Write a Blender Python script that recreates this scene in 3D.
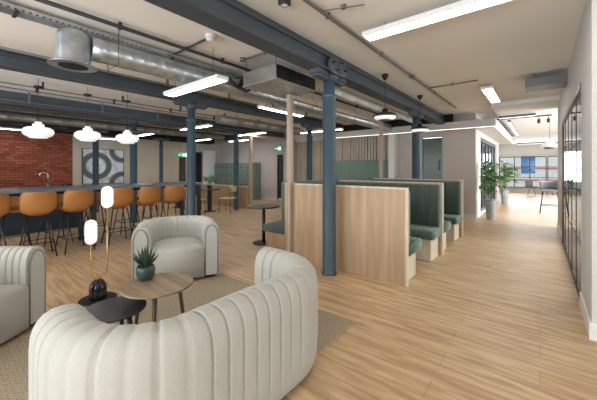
import bpy, bmesh, math, random
from mathutils import Vector, Matrix
random.seed(7)
S = bpy.context.scene
COL = S.collection
PI = math.pi
for o in list(bpy.data.objects): bpy.data.objects.remove(o)

# ------------------------------------------------------------------ camera, world, light, exposure
cd = bpy.data.cameras.new('camera'); cam = bpy.data.objects.new('camera', cd); COL.objects.link(cam)
cam.location = (0, 0, 1.40); cam.rotation_euler = (PI/2, 0, math.radians(39.0))
cd.sensor_width = 36; cd.lens = 298/597*36; cd.shift_y = -31.5/597; cd.clip_start = .05; cd.clip_end = 200
S.camera = cam
S.view_settings.view_transform = 'Standard'; S.view_settings.look = 'None'
S.view_settings.gamma = 1; S.view_settings.use_curve_mapping = False
S.view_settings.exposure = 1.36
wd = bpy.data.worlds.new('daylight'); S.world = wd; wd.use_nodes = True
bg = wd.node_tree.nodes['Background']; bg.inputs[0].default_value = (.80, .90, 1, 1); bg.inputs[1].default_value = .6

def area(name, loc, rot, sx, sy, power, color=(1, 1, 1)):
    l = bpy.data.lights.new(name, 'AREA'); l.shape = 'RECTANGLE'; l.size = sx; l.size_y = sy
    l.energy = power; l.color = color
    o = bpy.data.objects.new(name, l); COL.objects.link(o); o.location = loc; o.rotation_euler = rot
    return o
# daylight entering by the windows behind the camera, the side windows and the far end
area('daylight_rear_windows', (-3, -3.75, 1.5), (PI/2+.35, 0, 0), 9, 2.0, 165, (.88, .94, 1))
area('daylight_side_windows', (5.3, -.5, 1.6), (0, PI/2+.3, 0), 2.0, 5, 45, (.92, .96, 1))
area('daylight_end_windows', (1.2, 21.2, 1.5), (-PI/2, 0, 0), 6, 1.6, 80, (.88, .94, 1))
area('fill_meeting_room', (3.85, 10, 1.5), (0, PI/2, 0), 1.8, 8, 230, (.92, .96, 1))  # added fill light brightening the room behind the glass, no window on that side

# ------------------------------------------------------------------ materials
def mat(name, color, rough=.6, metal=0, spec=.5, sheen=0, emit=0, ecol=None):
    m = bpy.data.materials.new(name); m.use_nodes = True
    b = m.node_tree.nodes['Principled BSDF']
    b.inputs['Base Color'].default_value = (*color, 1); b.inputs['Roughness'].default_value = rough
    b.inputs['Metallic'].default_value = metal; b.inputs['Specular IOR Level'].default_value = spec
    if sheen: b.inputs['Sheen Weight'].default_value = sheen; b.inputs['Sheen Roughness'].default_value = .4
    if emit:
        b.inputs['Emission Color'].default_value = (*(ecol or color), 1); b.inputs['Emission Strength'].default_value = emit
    return m
def s2l(r, g, b):
    f = lambda c: (c/255/12.92) if c/255 <= .04045 else ((c/255+.055)/1.055)**2.4
    return (f(r), f(g), f(b))
def N(m, t, **k):
    n = m.node_tree.nodes.new(t)
    for a, v in k.items(): setattr(n, a, v)
    return n
def L(m, a, b): m.node_tree.links.new(a, b)
def noisy(m, scale, c1, c2, stretch=(1, 1, 1), detail=4, bump=0, bscale=None, coord='Object'):
    b = m.node_tree.nodes['Principled BSDF']
    tc = N(m, 'ShaderNodeTexCoord'); mp = N(m, 'ShaderNodeMapping'); mp.inputs['Scale'].default_value = stretch
    nz = N(m, 'ShaderNodeTexNoise'); nz.inputs['Scale'].default_value = scale; nz.inputs['Detail'].default_value = detail
    cr = N(m, 'ShaderNodeValToRGB'); cr.color_ramp.elements[0].color = (*c1, 1); cr.color_ramp.elements[1].color = (*c2, 1)
    cr.color_ramp.elements[0].position = .3; cr.color_ramp.elements[1].position = .7
    L(m, tc.outputs[coord], mp.inputs[0]); L(m, mp.outputs[0], nz.inputs[0]); L(m, nz.outputs[0], cr.inputs[0]); L(m, cr.outputs[0], b.inputs['Base Color'])
    if bump:
        n2 = N(m, 'ShaderNodeTexNoise'); n2.inputs['Scale'].default_value = bscale or scale*3
        L(m, mp.outputs[0], n2.inputs[0])
        bp = N(m, 'ShaderNodeBump'); bp.inputs['Strength'].default_value = bump; bp.inputs['Distance'].default_value = .01
        L(m, n2.outputs[0], bp.inputs['Height']); L(m, bp.outputs[0], b.inputs['Normal'])
    return m

def plank_mat(name, base, dark, light, pw=1.5, ph=.19, rough=.42):
    m = mat(name, base, rough); b = m.node_tree.nodes['Principled BSDF']
    tc = N(m, 'ShaderNodeTexCoord')
    br = N(m, 'ShaderNodeTexBrick'); br.offset = .37; br.inputs['Scale'].default_value = 1
    br.inputs['Brick Width'].default_value = pw; br.inputs['Row Height'].default_value = ph
    br.inputs['Mortar Size'].default_value = .0015; br.inputs['Mortar Smooth'].default_value = .2
    br.inputs['Color1'].default_value = (*light, 1); br.inputs['Color2'].default_value = (*base, 1)
    br.inputs['Mortar'].default_value = tuple(c*.7 for c in dark)+(1,)
    L(m, tc.outputs['Object'], br.inputs[0])
    mp = N(m, 'ShaderNodeMapping'); mp.inputs['Scale'].default_value = (1.3, 13, 1)
    nz = N(m, 'ShaderNodeTexNoise'); nz.inputs['Scale'].default_value = 1.6; nz.inputs['Detail'].default_value = 8; nz.inputs['Distortion'].default_value = .6
    L(m, tc.outputs['Object'], mp.inputs[0]); L(m, mp.outputs[0], nz.inputs[0])
    cr = N(m, 'ShaderNodeValToRGB'); cr.color_ramp.elements[0].position = .36; cr.color_ramp.elements[1].position = .62
    cr.color_ramp.elements[0].color = (*[d/bb for d, bb in zip(dark, base)], 1); cr.color_ramp.elements[1].color = (1.0, 1.0, 1.0, 1)
    L(m, nz.outputs[0], cr.inputs[0])
    mx = N(m, 'ShaderNodeMix', data_type='RGBA', blend_type='MULTIPLY'); mx.inputs[0].default_value = 1
    L(m, br.outputs[0], mx.inputs[6]); L(m, cr.outputs[0], mx.inputs[7]); L(m, mx.outputs[2], b.inputs['Base Color'])
    bp = N(m, 'ShaderNodeBump'); bp.inputs['Strength'].default_value = .15; bp.inputs['Distance'].default_value = .003
    L(m, nz.outputs[0], bp.inputs['Height']); L(m, bp.outputs[0], b.inputs['Normal'])
    return m

M = {}
M['oak_floor'] = plank_mat('oak planks', s2l(203, 170, 130), s2l(170, 136, 98), s2l(210, 180, 142))
M['ceiling'] = noisy(mat('plaster ceiling', (.5, .5, .5), .9), .6, s2l(234, 228, 220), s2l(241, 238, 234), bump=.1, bscale=20)
M['white_ceiling'] = mat('white plasterboard', s2l(232, 234, 234), .9)
M['wall_taupe'] = noisy(mat('taupe paint', (.5, .5, .5), .85), 1.2, s2l(188, 178, 171), s2l(194, 185, 178))
M['wall_beige'] = noisy(mat('beige paint', (.5, .5, .5), .85), 1.0, s2l(186, 176, 158), s2l(196, 186, 168))
M['wall_light'] = noisy(mat('light grey paint', (.5, .5, .5), .85), 1.0, s2l(202, 199, 193), s2l(208, 205, 200))
M['white'] = mat('white paint', s2l(226, 226, 224), .5)
M['steel'] = noisy(mat('blue grey painted iron', (.1, .1, .1), .42), 5, s2l(56, 74, 85), s2l(62, 81, 92))
M['beam'] = noisy(mat('dark blue grey painted steel', (.1, .1, .1), .5), 5, s2l(62, 70, 77), s2l(70, 78, 85))
M['galv'] = noisy(mat('galvanised steel', (.5, .5, .5), .34, .85), 9, s2l(172, 178, 182), s2l(204, 210, 214), (1, 1, 1))
M['galv_dull'] = noisy(mat('dull galvanised steel', (.5, .5, .5), .5, .6), 6, s2l(132, 128, 122), s2l(156, 152, 146))
M['black'] = mat('black powder coat', s2l(26, 26, 28), .45)
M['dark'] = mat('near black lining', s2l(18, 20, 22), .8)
M['navy'] = mat('navy lacquer', s2l(34, 42, 52), .45)
M['conduit'] = mat('grey conduit', s2l(112, 112, 110), .5, .4)
M['conduit_dark'] = mat('dark conduit', s2l(56, 56, 58), .5, .2)
M['light'] = mat('light diffuser', (1, 1, 1), .4, emit=9.0, ecol=(.97, .985, 1))
M['led'] = mat('led strip', (1, 1, 1), .4, emit=1.1, ecol=(1, .97, .93))
M['globe'] = mat('opal lamp glass', (.72, .72, .72), .3, emit=.24, ecol=(1, .97, .93))
M['brass'] = mat('brushed brass', s2l(196, 160, 100), .3, 1)
M['marble'] = noisy(mat('black marble', (.02, .02, .02), .15), 6, s2l(18, 20, 20), s2l(34, 38, 36), detail=8)
M['fabric'] = noisy(mat('oatmeal woven fabric', (.5, .5, .5), .92, spec=.2, sheen=.2), 260, s2l(168, 165, 156), s2l(186, 183, 174), (1, 1, 1), bump=.12, bscale=420)
M['piping'] = mat('grey piping cord', s2l(118, 114, 106), .9)
M['fabric_base'] = mat('dark plinth', s2l(34, 32, 30), .8)
M['leather'] = noisy(mat('tan leather', (.5, .3, .1), .5), 6, s2l(158, 101, 46), s2l(172, 112, 55), bump=.05, bscale=60)
M['marble_top'] = mat('dark table laminate', s2l(46, 48, 52), .28)
M['bar_top'] = mat('grey bar worktop', s2l(96, 104, 114), .3)
M['chrome'] = mat('polished chrome', s2l(220, 222, 225), .12, 1)
M['pot_green'] = mat('dark green glazed pot', s2l(52, 66, 62), .35)
M['succulent'] = noisy(mat('dark succulent leaf', (.05, .1, .05), .5), 10, s2l(38, 58, 42), s2l(62, 84, 60))
M['leaf'] = noisy(mat('fig leaf', (.05, .2, .05), .45), 6, s2l(66, 112, 66), s2l(130, 172, 100))
M['stem'] = mat('brown stem', s2l(98, 76, 56), .8)
M['soil'] = mat('soil', s2l(50, 38, 28), .95)
M['concrete'] = noisy(mat('grey concrete', (.5, .5, .5), .8), 14, s2l(140, 144, 142), s2l(184, 186, 182))
M['locker'] = mat('sage green lacquer', s2l(116, 134, 124), .4)
M['teal_panel'] = noisy(mat('sage velvet', (.1, .2, .15), .9, sheen=.3), 20, s2l(100, 122, 111), s2l(112, 134, 122))
M['slat'] = noisy(mat('grey oak slat', (.4, .4, .4), .7), 3, s2l(150, 138, 124), s2l(176, 164, 150), (6, 6, .6))
M['slat_back'] = mat('slat backing', s2l(104, 95, 86), .8)
M['yellow'] = mat('pale yellow seat', s2l(196, 182, 118), .6)
M['copper'] = mat('bronze frame', s2l(120, 98, 76), .4, .6)
M['exit'] = mat('exit sign green', s2l(20, 150, 110), .4, emit=.2, ecol=s2l(30, 170, 130))
M['exit_white'] = mat('exit sign white', (.9, .95, .92), .4, emit=.4, ecol=(.9, 1, .95))
M['pale_frame'] = mat('pale blue grey frame', s2l(150, 168, 174), .4)
M['smoked'] = mat('smoked glazing', s2l(52, 60, 66), .12)
M['fabric_grey'] = mat('grey upholstery', s2l(128, 130, 136), .85)
M['door_dark'] = mat('dark bronze door', s2l(66, 60, 54), .5)
M['facade'] = noisy(mat('painted stone facade', (.7, .7, .7), .9), 2, s2l(224, 212, 204), s2l(236, 226, 218))
M['facade_red'] = mat('red facade band', s2l(206, 120, 112), .9)
M['facade_glass'] = mat('blue window glass', s2l(90, 120, 160), .1)

def wood_mat(name, c1, c2, stretch):
    m = mat(name, c1, .55); b = m.node_tree.nodes['Principled BSDF']
    tc = N(m, 'ShaderNodeTexCoord'); mp = N(m, 'ShaderNodeMapping'); mp.inputs['Scale'].default_value = stretch
    nz = N(m, 'ShaderNodeTexNoise'); nz.inputs['Scale'].default_value = 1.5; nz.inputs['Detail'].default_value = 8; nz.inputs['Distortion'].default_value = .4
    cr = N(m, 'ShaderNodeValToRGB'); cr.color_ramp.elements[0].color = (*c1, 1); cr.color_ramp.elements[1].color = (*c2, 1)
    cr.color_ramp.elements[0].position = .35; cr.color_ramp.elements[1].position = .66
    L(m, tc.outputs['Object'], mp.inputs[0]); L(m, mp.outputs[0], nz.inputs[0]); L(m, nz.outputs[0], cr.inputs[0]); L(m, cr.outputs[0], b.inputs['Base Color'])
    return m
M['oak_panel'] = wood_mat('oak veneer', s2l(162, 134, 104), s2l(182, 154, 122), (9, 9, .55))
M['oak_edge'] = wood_mat('pale oak edging', s2l(192, 174, 150), s2l(214, 198, 176), (9, 9, .55))
M['post_wood'] = wood_mat('grey brown timber', s2l(158, 138, 118), s2l(180, 160, 140), (9, 9, .55))
M['oak_top'] = wood_mat('weathered oak tabletop', s2l(122, 104, 82), s2l(154, 134, 106), (1.2, 16, 1))
M['oak_leg'] = mat('dark oak leg', s2l(88, 68, 50), .5)

def velvet_mat():
    m = mat('dark green corduroy velvet', s2l(86, 98, 90), .85, spec=.25, sheen=.7); b = m.node_tree.nodes['Principled BSDF']
    b.inputs['Sheen Tint'].default_value = (*s2l(190, 215, 205), 1)
    return m
M['velvet'] = velvet_mat()

def brick_mat():
    m = mat('red brick', s2l(150, 80, 50), .85); b = m.node_tree.nodes['Principled BSDF']
    tc = N(m, 'ShaderNodeTexCoord'); sp = N(m, 'ShaderNodeSeparateXYZ'); cb = N(m, 'ShaderNodeCombineXYZ')
    L(m, tc.outputs['Object'], sp.inputs[0]); L(m, sp.outputs['Y'], cb.inputs['X']); L(m, sp.outputs['Z'], cb.inputs['Y'])
    br = N(m, 'ShaderNodeTexBrick'); br.inputs['Scale'].default_value = 1; br.inputs['Brick Width'].default_value = .225
    br.inputs['Row Height'].default_value = .085; br.inputs['Mortar Size'].default_value = .009
    br.inputs['Color1'].default_value = (*s2l(176, 96, 66), 1); br.inputs['Color2'].default_value = (*s2l(132, 62, 42), 1)
    br.inputs['Mortar'].default_value = (*s2l(84, 56, 46), 1)
    L(m, cb.outputs[0], br.inputs[0]); L(m, br.outputs[0], b.inputs['Base Color'])
    bp = N(m, 'ShaderNodeBump'); bp.inputs['Strength'].default_value = .4; bp.inputs['Distance'].default_value = .01; bp.invert = True
    L(m, br.outputs['Fac'], bp.inputs['Height']); L(m, bp.outputs[0], b.inputs['Normal'])
    return m
M['brick'] = brick_mat()

def rug_mat():
    m = mat('jute herringbone', s2l(150, 134, 108), .95, spec=.1); b = m.node_tree.nodes['Principled BSDF']
    tc = N(m, 'ShaderNodeTexCoord'); sp = N(m, 'ShaderNodeSeparateXYZ'); L(m, tc.outputs['Object'], sp.inputs[0])
    # chevrons: y + |saw(x)|
    pp = N(m, 'ShaderNodeMath', operation='PINGPONG'); pp.inputs[1].default_value = .036; L(m, sp.outputs['X'], pp.inputs[0])
    ad = N(m, 'ShaderNodeMath', operation='ADD'); L(m, sp.outputs['Y'], ad.inputs[0]); L(m, pp.outputs[0], ad.inputs[1])
    mu = N(m, 'ShaderNodeMath', operation='MULTIPLY'); mu.inputs[1].default_value = 2*PI/.026; L(m, ad.outputs[0], mu.inputs[0])
    si = N(m, 'ShaderNodeMath', operation='SINE'); L(m, mu.outputs[0], si.inputs[0])
    nz = N(m, 'ShaderNodeTexNoise'); nz.inputs['Scale'].default_value = 90; L(m, tc.outputs['Object'], nz.inputs[0])
    a2 = N(m, 'ShaderNodeMath', operation='MULTIPLY_ADD'); a2.inputs[1].default_value = .16; L(m, si.outputs[0], a2.inputs[0]); L(m, nz.outputs[0], a2.inputs[2])
    cr = N(m, 'ShaderNodeValToRGB'); cr.color_ramp.elements[0].color = (*s2l(118, 102, 80), 1); cr.color_ramp.elements[1].color = (*s2l(194, 180, 154), 1)
    cr.color_ramp.elements[0].position = .2; cr.color_ramp.elements[1].position = .85
    L(m, a2.outputs[0], cr.inputs[0]); L(m, cr.outputs[0], b.inputs['Base Color'])
    bp = N(m, 'ShaderNodeBump'); bp.inputs['Strength'].default_value = .5; bp.inputs['Distance'].default_value = .004
    L(m, a2.outputs[0], bp.inputs['Height']); L(m, bp.outputs[0], b.inputs['Normal'])
    return m
M['rug'] = rug_mat()

def glass_mat(name, tint=(1, 1, 1), refl=.08):
    m = bpy.data.materials.new(name); m.use_nodes = True; nt = m.node_tree; nt.nodes.clear()
    o = N(m, 'ShaderNodeOutputMaterial'); t = N(m, 'ShaderNodeBsdfTransparent'); g = N(m, 'ShaderNodeBsdfGlossy'); x = N(m, 'ShaderNodeMixShader')
    t.inputs[0].default_value = (*tint, 1); g.inputs['Roughness'].default_value = .02
    fr = N(m, 'ShaderNodeFresnel'); fr.inputs[0].default_value = 1.12
    L(m, fr.outputs[0], x.inputs[0]); L(m, t.outputs[0], x.inputs[1]); L(m, g.outputs[0], x.inputs[2]); L(m, x.outputs[0], o.inputs[0])
    return m
M['glass'] = glass_mat('clear glass', (.93, .97, .97))
M['glass_tint'] = glass_mat('tinted glass', (.66, .76, .78))

def art_mat():
    m = mat('abstract grey print', (.6, .65, .7), .7); b = m.node_tree.nodes['Principled BSDF']
    tc = N(m, 'ShaderNodeTexCoord')
    acc = None
    for (cy, cz, r, w) in ((.42, .66, .42, .10), (1.30, 1.25, .36, .10), (1.30, -.02, .36, .10)):
        sb = N(m, 'ShaderNodeVectorMath', operation='SUBTRACT'); sb.inputs[1].default_value = (0, cy, cz)
        ml = N(m, 'ShaderNodeVectorMath', operation='MULTIPLY'); ml.inputs[1].default_value = (0, 1, 1)
        ln = N(m, 'ShaderNodeVectorMath', operation='LENGTH')
        L(m, tc.outputs['Object'], sb.inputs[0]); L(m, sb.outputs[0], ml.inputs[0]); L(m, ml.outputs[0], ln.inputs[0])
        s1 = N(m, 'ShaderNodeMath', operation='SUBTRACT'); s1.inputs[1].default_value = r; L(m, ln.outputs['Value'], s1.inputs[0])
        ab = N(m, 'ShaderNodeMath', operation='ABSOLUTE'); L(m, s1.outputs[0], ab.inputs[0])
        mr = N(m, 'ShaderNodeMapRange'); mr.inputs[1].default_value = w*.7; mr.inputs[2].default_value = w*1.3; mr.inputs[3].default_value = 1; mr.inputs[4].default_value = 0
        L(m, ab.outputs[0], mr.inputs[0])
        if acc is None: acc = mr.outputs[0]
        else:
            mm = N(m, 'ShaderNodeMath', operation='MAXIMUM'); L(m, acc, mm.inputs[0]); L(m, mr.outputs[0], mm.inputs[1]); acc = mm.outputs[0]
    nz = N(m, 'ShaderNodeTexNoise'); nz.inputs['Scale'].default_value = 3.5; L(m, tc.outputs['Object'], nz.inputs[0])
    cr = N(m, 'ShaderNodeValToRGB'); cr.color_ramp.elements[0].color = (*s2l(176, 186, 192), 1); cr.color_ramp.elements[1].color = (*s2l(216, 222, 226), 1)
    cr.color_ramp.elements[0].position = .35; cr.color_ramp.elements[1].position = .6
    L(m, nz.outputs[0], cr.inputs[0])
    mx = N(m, 'ShaderNodeMix', data_type='RGBA'); L(m, acc, mx.inputs[0]); L(m, cr.outputs[0], mx.inputs[6]); mx.inputs[7].default_value = (*s2l(88, 92, 96), 1)
    L(m, mx.outputs[2], b.inputs['Base Color'])
    return m
M['art'] = art_mat()

# ------------------------------------------------------------------ mesh helpers
class MB:
    def __init__(s): s.b = bmesh.new()
    def box(s, x0, x1, y0, y1, z0, z1):
        v = [s.b.verts.new(p) for p in ((x0,y0,z0),(x1,y0,z0),(x1,y1,z0),(x0,y1,z0),(x0,y0,z1),(x1,y0,z1),(x1,y1,z1),(x0,y1,z1))]
        for f in ((0,3,2,1),(4,5,6,7),(0,1,5,4),(1,2,6,5),(2,3,7,6),(3,0,4,7)): s.b.faces.new([v[i] for i in f])
        return s
    def ring(s, c, u, w, r, n): return [s.b.verts.new(c+u*(r*math.cos(2*PI*i/n))+w*(r*math.sin(2*PI*i/n))) for i in range(n)]
    def tube(s, pts, r, n=8, closed=False):
        P = [Vector(p) for p in pts]; rs = r if isinstance(r, (list, tuple)) else [r]*len(P); rings = []
        up = None
        for i, p in enumerate(P):
            if closed: d = P[(i+1) % len(P)]-P[i-1]
            else: d = P[min(i+1, len(P)-1)]-P[max(i-1, 0)]
            d.normalize()
            if up is None:
                up = Vector((0, 0, 1)) if abs(d.z) < .9 else Vector((1, 0, 0))
            u = d.cross(up); u.normalize(); w = u.cross(d); up = w
            rings.append(s.ring(p, u, w, rs[i], n))
        m = len(rings)
        for i in range(m if closed else m-1):
            a, b = rings[i], rings[(i+1) % m]
            for k in range(n): 
                f = s.b.faces.new((a[k], a[(k+1) % n], b[(k+1) % n], b[k])); f.smooth = True
        if not closed:
            s.b.faces.new(rings[0][::-1]); s.b.faces.new(rings[-1])
        return s
    def lathe(s, prof, c=(0, 0, 0), n=24, smooth=True, ax='z'):
        c = Vector(c); rings = []
        for r, z in prof:
            ring = []
            for i in range(n):
                a = 2*PI*i/n; x, y = max(r, 1e-4)*math.cos(a), max(r, 1e-4)*math.sin(a)
                v = Vector((x, y, z)) if ax == 'z' else (Vector((z, x, y)) if ax == 'x' else Vector((y, z, x)))
                ring.append(s.b.verts.new(c+v))
            rings.append(ring)
        for a, b in zip(rings, rings[1:]):
            for k in range(n):
                f = s.b.faces.new((a[k], a[(k+1) % n], b[(k+1) % n], b[k])); f.smooth = smooth
        s.b.faces.new(rings[0][::-1]); s.b.faces.new(rings[-1])
        return s
    def prism(s, poly, z0, z1):
        a = [s.b.verts.new((x, y, z0)) for x, y in poly]; b = [s.b.verts.new((x, y, z1)) for x, y in poly]; n = len(poly)
        s.b.faces.new(a[::-1]); s.b.faces.new(b)
        for i in range(n): s.b.faces.new((a[i], a[(i+1) % n], b[(i+1) % n], b[i]))
        return s
    def grid(s, rows, smooth=True, closed=False):
        V = [[s.b.verts.new(p) for p in r] for r in rows]
        for a, b in zip(V, V[1:]):
            for k in range(len(a)-1):
                f = s.b.faces.new((a[k], a[k+1], b[k+1], b[k])); f.smooth = smooth
        return V
    def xf(s, mtx): bmesh.ops.transform(s.b, matrix=mtx, verts=s.b.verts); return s
    def obj(s, name, m, parent=None, bevel=0, seg=2, solid=0, sub=0):
        bmesh.ops.recalc_face_normals(s.b, faces=s.b.faces)
        me = bpy.data.meshes.new(name); s.b.to_mesh(me); s.b.free()
        me.materials.append(M[m] if isinstance(m, str) else m)
        o = bpy.data.objects.new(name, me); COL.objects.link(o)
        if parent: o.parent = parent
        if solid:
            md = o.modifiers.new('solid', 'SOLIDIFY'); md.thickness = solid; md.offset = 0
        if sub:
            md = o.modifiers.new('sub', 'SUBSURF'); md.levels = sub; md.render_levels = sub
        if bevel:
            md = o.modifiers.new('bevel', 'BEVEL'); md.width = bevel; md.segments = seg; md.limit_method = 'ANGLE'; md.harden_normals = False
        return o
def B(x0, x1, y0, y1, z0, z1): return MB().box(x0, x1, y0, y1, z0, z1)
def tag(o, label, cat, group=None):
    o['label'] = label; o['category'] = cat
    if group: o['group'] = group
    return o
def thing(name, label, cat, loc=(0, 0, 0), rz=0, group=None):
    o = bpy.data.objects.new(name, None); COL.objects.link(o); o.location = loc; o.rotation_euler = (0, 0, rz)
    o.empty_display_size = .1
    return tag(o, label, cat, group)
def copy_tree(o, parent=None):
    c = o.copy(); COL.objects.link(c)
    if parent: c.parent = parent
    for ch in list(o.children): copy_tree(ch, c)
    return c
def struct(o):
    o['kind'] = 'structure'; return o

# ------------------------------------------------------------------ room shell
CZ = 2.93; XL = -13.0; YB = 9.5; XR = .33
struct(B(-13.2, 5.6, -4.2, 22.0, -.1, 0).obj('floor', 'oak_floor'))
struct(B(-13.2, 5.6, -4.2, 22.0, CZ, CZ+.15).obj('ceiling', 'ceiling'))
# left wall: brick then plaster
struct(B(XL-.2, XL, -4.2, 3.2, 0, CZ).obj('wall_left', 'brick'))
struct(B(XL-.2, XL+.02, 3.2, YB+.2, 0, CZ).obj('wall_left_plaster', 'wall_beige'))
# back wall along X (between columns hall and rooms)
b = MB(); dX0, dX1 = -2.84, -2.21
b.box(XL, dX0, YB, YB+.15, 0, CZ); b.box(dX1, -1.385, YB, YB+.15, 0, CZ); b.box(dX0, dX1, YB, YB+.15, 2.38, CZ)
struct(b.obj('wall_back', 'wall_taupe'))
# corridor left wall with window openings beyond the corner
b = MB()
b.box(-1.535, -1.385, YB+.15, 10.4, 0, CZ); b.box(-1.535, -1.385, 10.4, 14.6, 2.35, CZ); b.box(-1.535, -1.385, 10.4, 14.6, 0, .06)
b.box(-1.535, -1.385, 14.6, 15.6, 0, CZ); b.box(-2.1, -1.95, 15.6, 22, 0, CZ)
struct(b.obj('wall_corridor', 'wall_light'))
# dark room behind the glass door
struct(B(-6, -5.9, YB+.15, 15.6, 0, CZ).obj('wall_room_side', 'wall_light'))
struct(B(-5.9, -1.536, 15.45, 15.6, 0, CZ).obj('wall_room_rear', 'wall_taupe'))
# right wall: piers each side of the glazed partition
b = MB()
b.box(XR, XR+.14, 3.41, 4.2, 0, CZ); b.box(XR, XR+.14, 4.2, 7.5, 2.28, CZ); b.box(XR, XR+.14, 7.5, 9.4, 0, CZ)
struct(b.obj('wall_right', 'wall_light'))
struct(B(XR+.14, 5.4, 3.41, 3.53, 0, CZ).obj('wall_right_return', 'wall_light'))
struct(B(XR-.015, XR, 3.395, 4.18, 0, .14).obj('baseboard_right', 'white'))
struct(B(XR-.015, XR, 7.5, 9.4, 0, .14).obj('baseboard_right_far', 'white'))
struct(B(XR, 5.4, 3.395, 3.41, 0, .14).obj('baseboard_return', 'white'))
struct(B(-1.385, -1.37, YB-.0, 10.4, 0, .12).obj('baseboard_corridor', 'white'))
b = MB(); b.box(dX1+.05, -1.385, YB-.015, YB, 0, .12); struct(b.obj('baseboard_back', 'wall_light'))
struct(B(-9.85, -5.96, YB-.015, YB, 0, .12).obj('baseboard_back_left', 'wall_light'))
struct(B(XL+.02, XL+.035, 3.2, 7.1, 0, .12).obj('baseboard_left', 'wall_light'))
# end wall with glazing, meeting room side wall, rear wall with windows behind the camera
b = MB()
for x0, x1 in ((-1.95, -1.88), (4.6, 5.6)): b.box(x0, x1, 21.5, 21.7, 0, CZ)
b.box(-1.88, 4.6, 21.5, 21.7, 2.1, CZ); b.box(-1.88, 4.6, 21.5, 21.7, 0, .3)
struct(b.obj('wall_end', 'wall_light'))
struct(B(5.4, 5.6, 3.10, 22, 0, CZ).obj('wall_meeting_side', 'wall_light'))
b = MB(); b.box(5.4, 5.6, -4.2, 3.10, 0, .5); b.box(5.4, 5.6, -4.2, 3.10, 2.6, CZ); b.box(5.4, 5.6, -4.2, -3.2, .5, 2.6); b.box(5.4, 5.6, 2.2, 3.1, .5, 2.6)
struct(b.obj('wall_side', 'wall_light'))
b = MB(); b.box(XL, 5.4, -4.2, -4.0, 0, .5); b.box(XL, 5.4, -4.2, -4.0, 2.6, CZ)
for x0, x1 in ((XL, -8), (-5.2, -4.8), (-2, -1.6), (1.2, 5.4)): b.box(x0, x1, -4.2, -4.0, .5, 2.6)
struct(b.obj('wall_front', 'wall_light'))

def grid_window(n, x0, x1, y, z0, z1, nx, nz, fr='black', t=.04):
    w = MB()
    w.box(x0, x1, y-.03, y+.03, z0, z0+t); w.box(x0, x1, y-.03, y+.03, z1-t, z1)
    for i in range(nx+1):
        x = x0+(x1-x0)*i/nx; w.box(x-t/2, x+t/2, y-.028, y+.028, z0+t, z1-t)
    for k in range(1, nz):
        z = z0+(z1-z0)*k/nz; w.box(x0, x1, y-.02, y+.02, z-.015, z+.015)
    root = struct(w.obj('window_%d' % n, fr))
    B(x0+.01, x1-.01, y-.004, y+.004, z0+.01, z1-.01).obj('pane', 'glass', root)
    return root
grid_window(1, -1.86, .27, 21.4, .3, 2.08, 3, 3)
grid_window(2, .34, 4.6, 21.4, .3, 2.08, 5, 3)
grid_window(3, -8, -5.2, -4.1, .5, 2.6, 2, 2); grid_window(4, -4.8, -2, -4.1, .5, 2.6, 2, 2); grid_window(5, -1.6, 1.2, -4.1, .5, 2.6, 2, 2)
# side windows (run along Y)
def ywindow(n, x, y0, y1, z0, z1, ny, nz, fr, t=.04, name=None, glass='glass'):
    w = MB(); w.box(x-.03, x+.03, y0, y1, z0, z0+t); w.box(x-.03, x+.03, y0, y1, z1-t, z1)
    for i in range(ny+1):
        y = y0+(y1-y0)*i/ny; w.box(x-.028, x+.028, y-t/2, y+t/2, z0+t, z1-t)
    for k in range(1, nz):
        z = z0+(z1-z0)*k/nz; w.box(x-.02, x+.02, y0, y1, z-.012, z+.012)
    root = struct(w.obj(name or 'window_%d' % n, fr)); B(x-.004, x+.004, y0+.01, y1-.01, z0+.01, z1-.01).obj('pane', glass, root)
    return root
ywindow(6, 5.5, -3.2, 2.2, .5, 2.6, 4, 2, 'white')
ywindow(7, -1.46, 10.42, 14.58, .06, 2.33, 5, 1, 'steel', .07)
# glazed partition on the right wall: bronze surround, black mullions
b = MB(); b.box(XR-.01, XR+.04, 7.42, 7.50, 0, 2.28); b.box(XR-.01, XR+.04, 4.2, 7.42, 2.22, 2.28)
struct(b.obj('trim_1', 'copper'))
gp = MB(); gx = XR+.012
gp.box(gx-.012, gx+.012, 4.2, 7.42, 0, .03); gp.box(gx-.012, gx+.012, 4.2, 7.42, 2.195, 2.22)
for i in range(6):
    y = 4.22+(7.40-4.22)*i/5; gp.box(gx-.008, gx+.008, y-.015, y+.015, .03, 2.195)
for z in (.62, 1.15, 1.68): gp.box(gx-.006, gx+.006, 4.2, 7.42, z-.008, z+.008)
g = struct(gp.obj('window_8', 'black')); B(gx-.004, gx+.004, 4.21, 7.41, .01, 2.21).obj('pane', 'glass', g)
# lower white ceiling of the corridor, bulkhead soffit with LED
struct(MB().box(-.885, 5.4, 8.25, 16.5, 2.84, CZ-.001).box(-1.95, 5.4, 16.5, 21.5, 2.84, CZ-.001).obj('ceiling_corridor', 'white_ceiling'))
b = MB(); b.box(-6.3, -.886, 9.15, 9.498, 2.5, 2.70); b.box(-1.384, -.886, 9.498, 16.5, 2.5, 2.70)
tr = struct(b.obj('trim_2', 'wall_light'))
struct(B(-6.3, -1.9, 9.22, 9.30, 2.701, CZ-.001).obj('void_shade', 'dark'))  # near-black panel put in as the shade of the open void above the bulkhead
l = MB(); l.box(-.92, -.895, 9.16, 16.45, 2.492, 2.499); l.box(-6.2, -.92, 9.16, 9.178, 2.492, 2.499)
l.obj('led_strip', 'led', tr)

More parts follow.
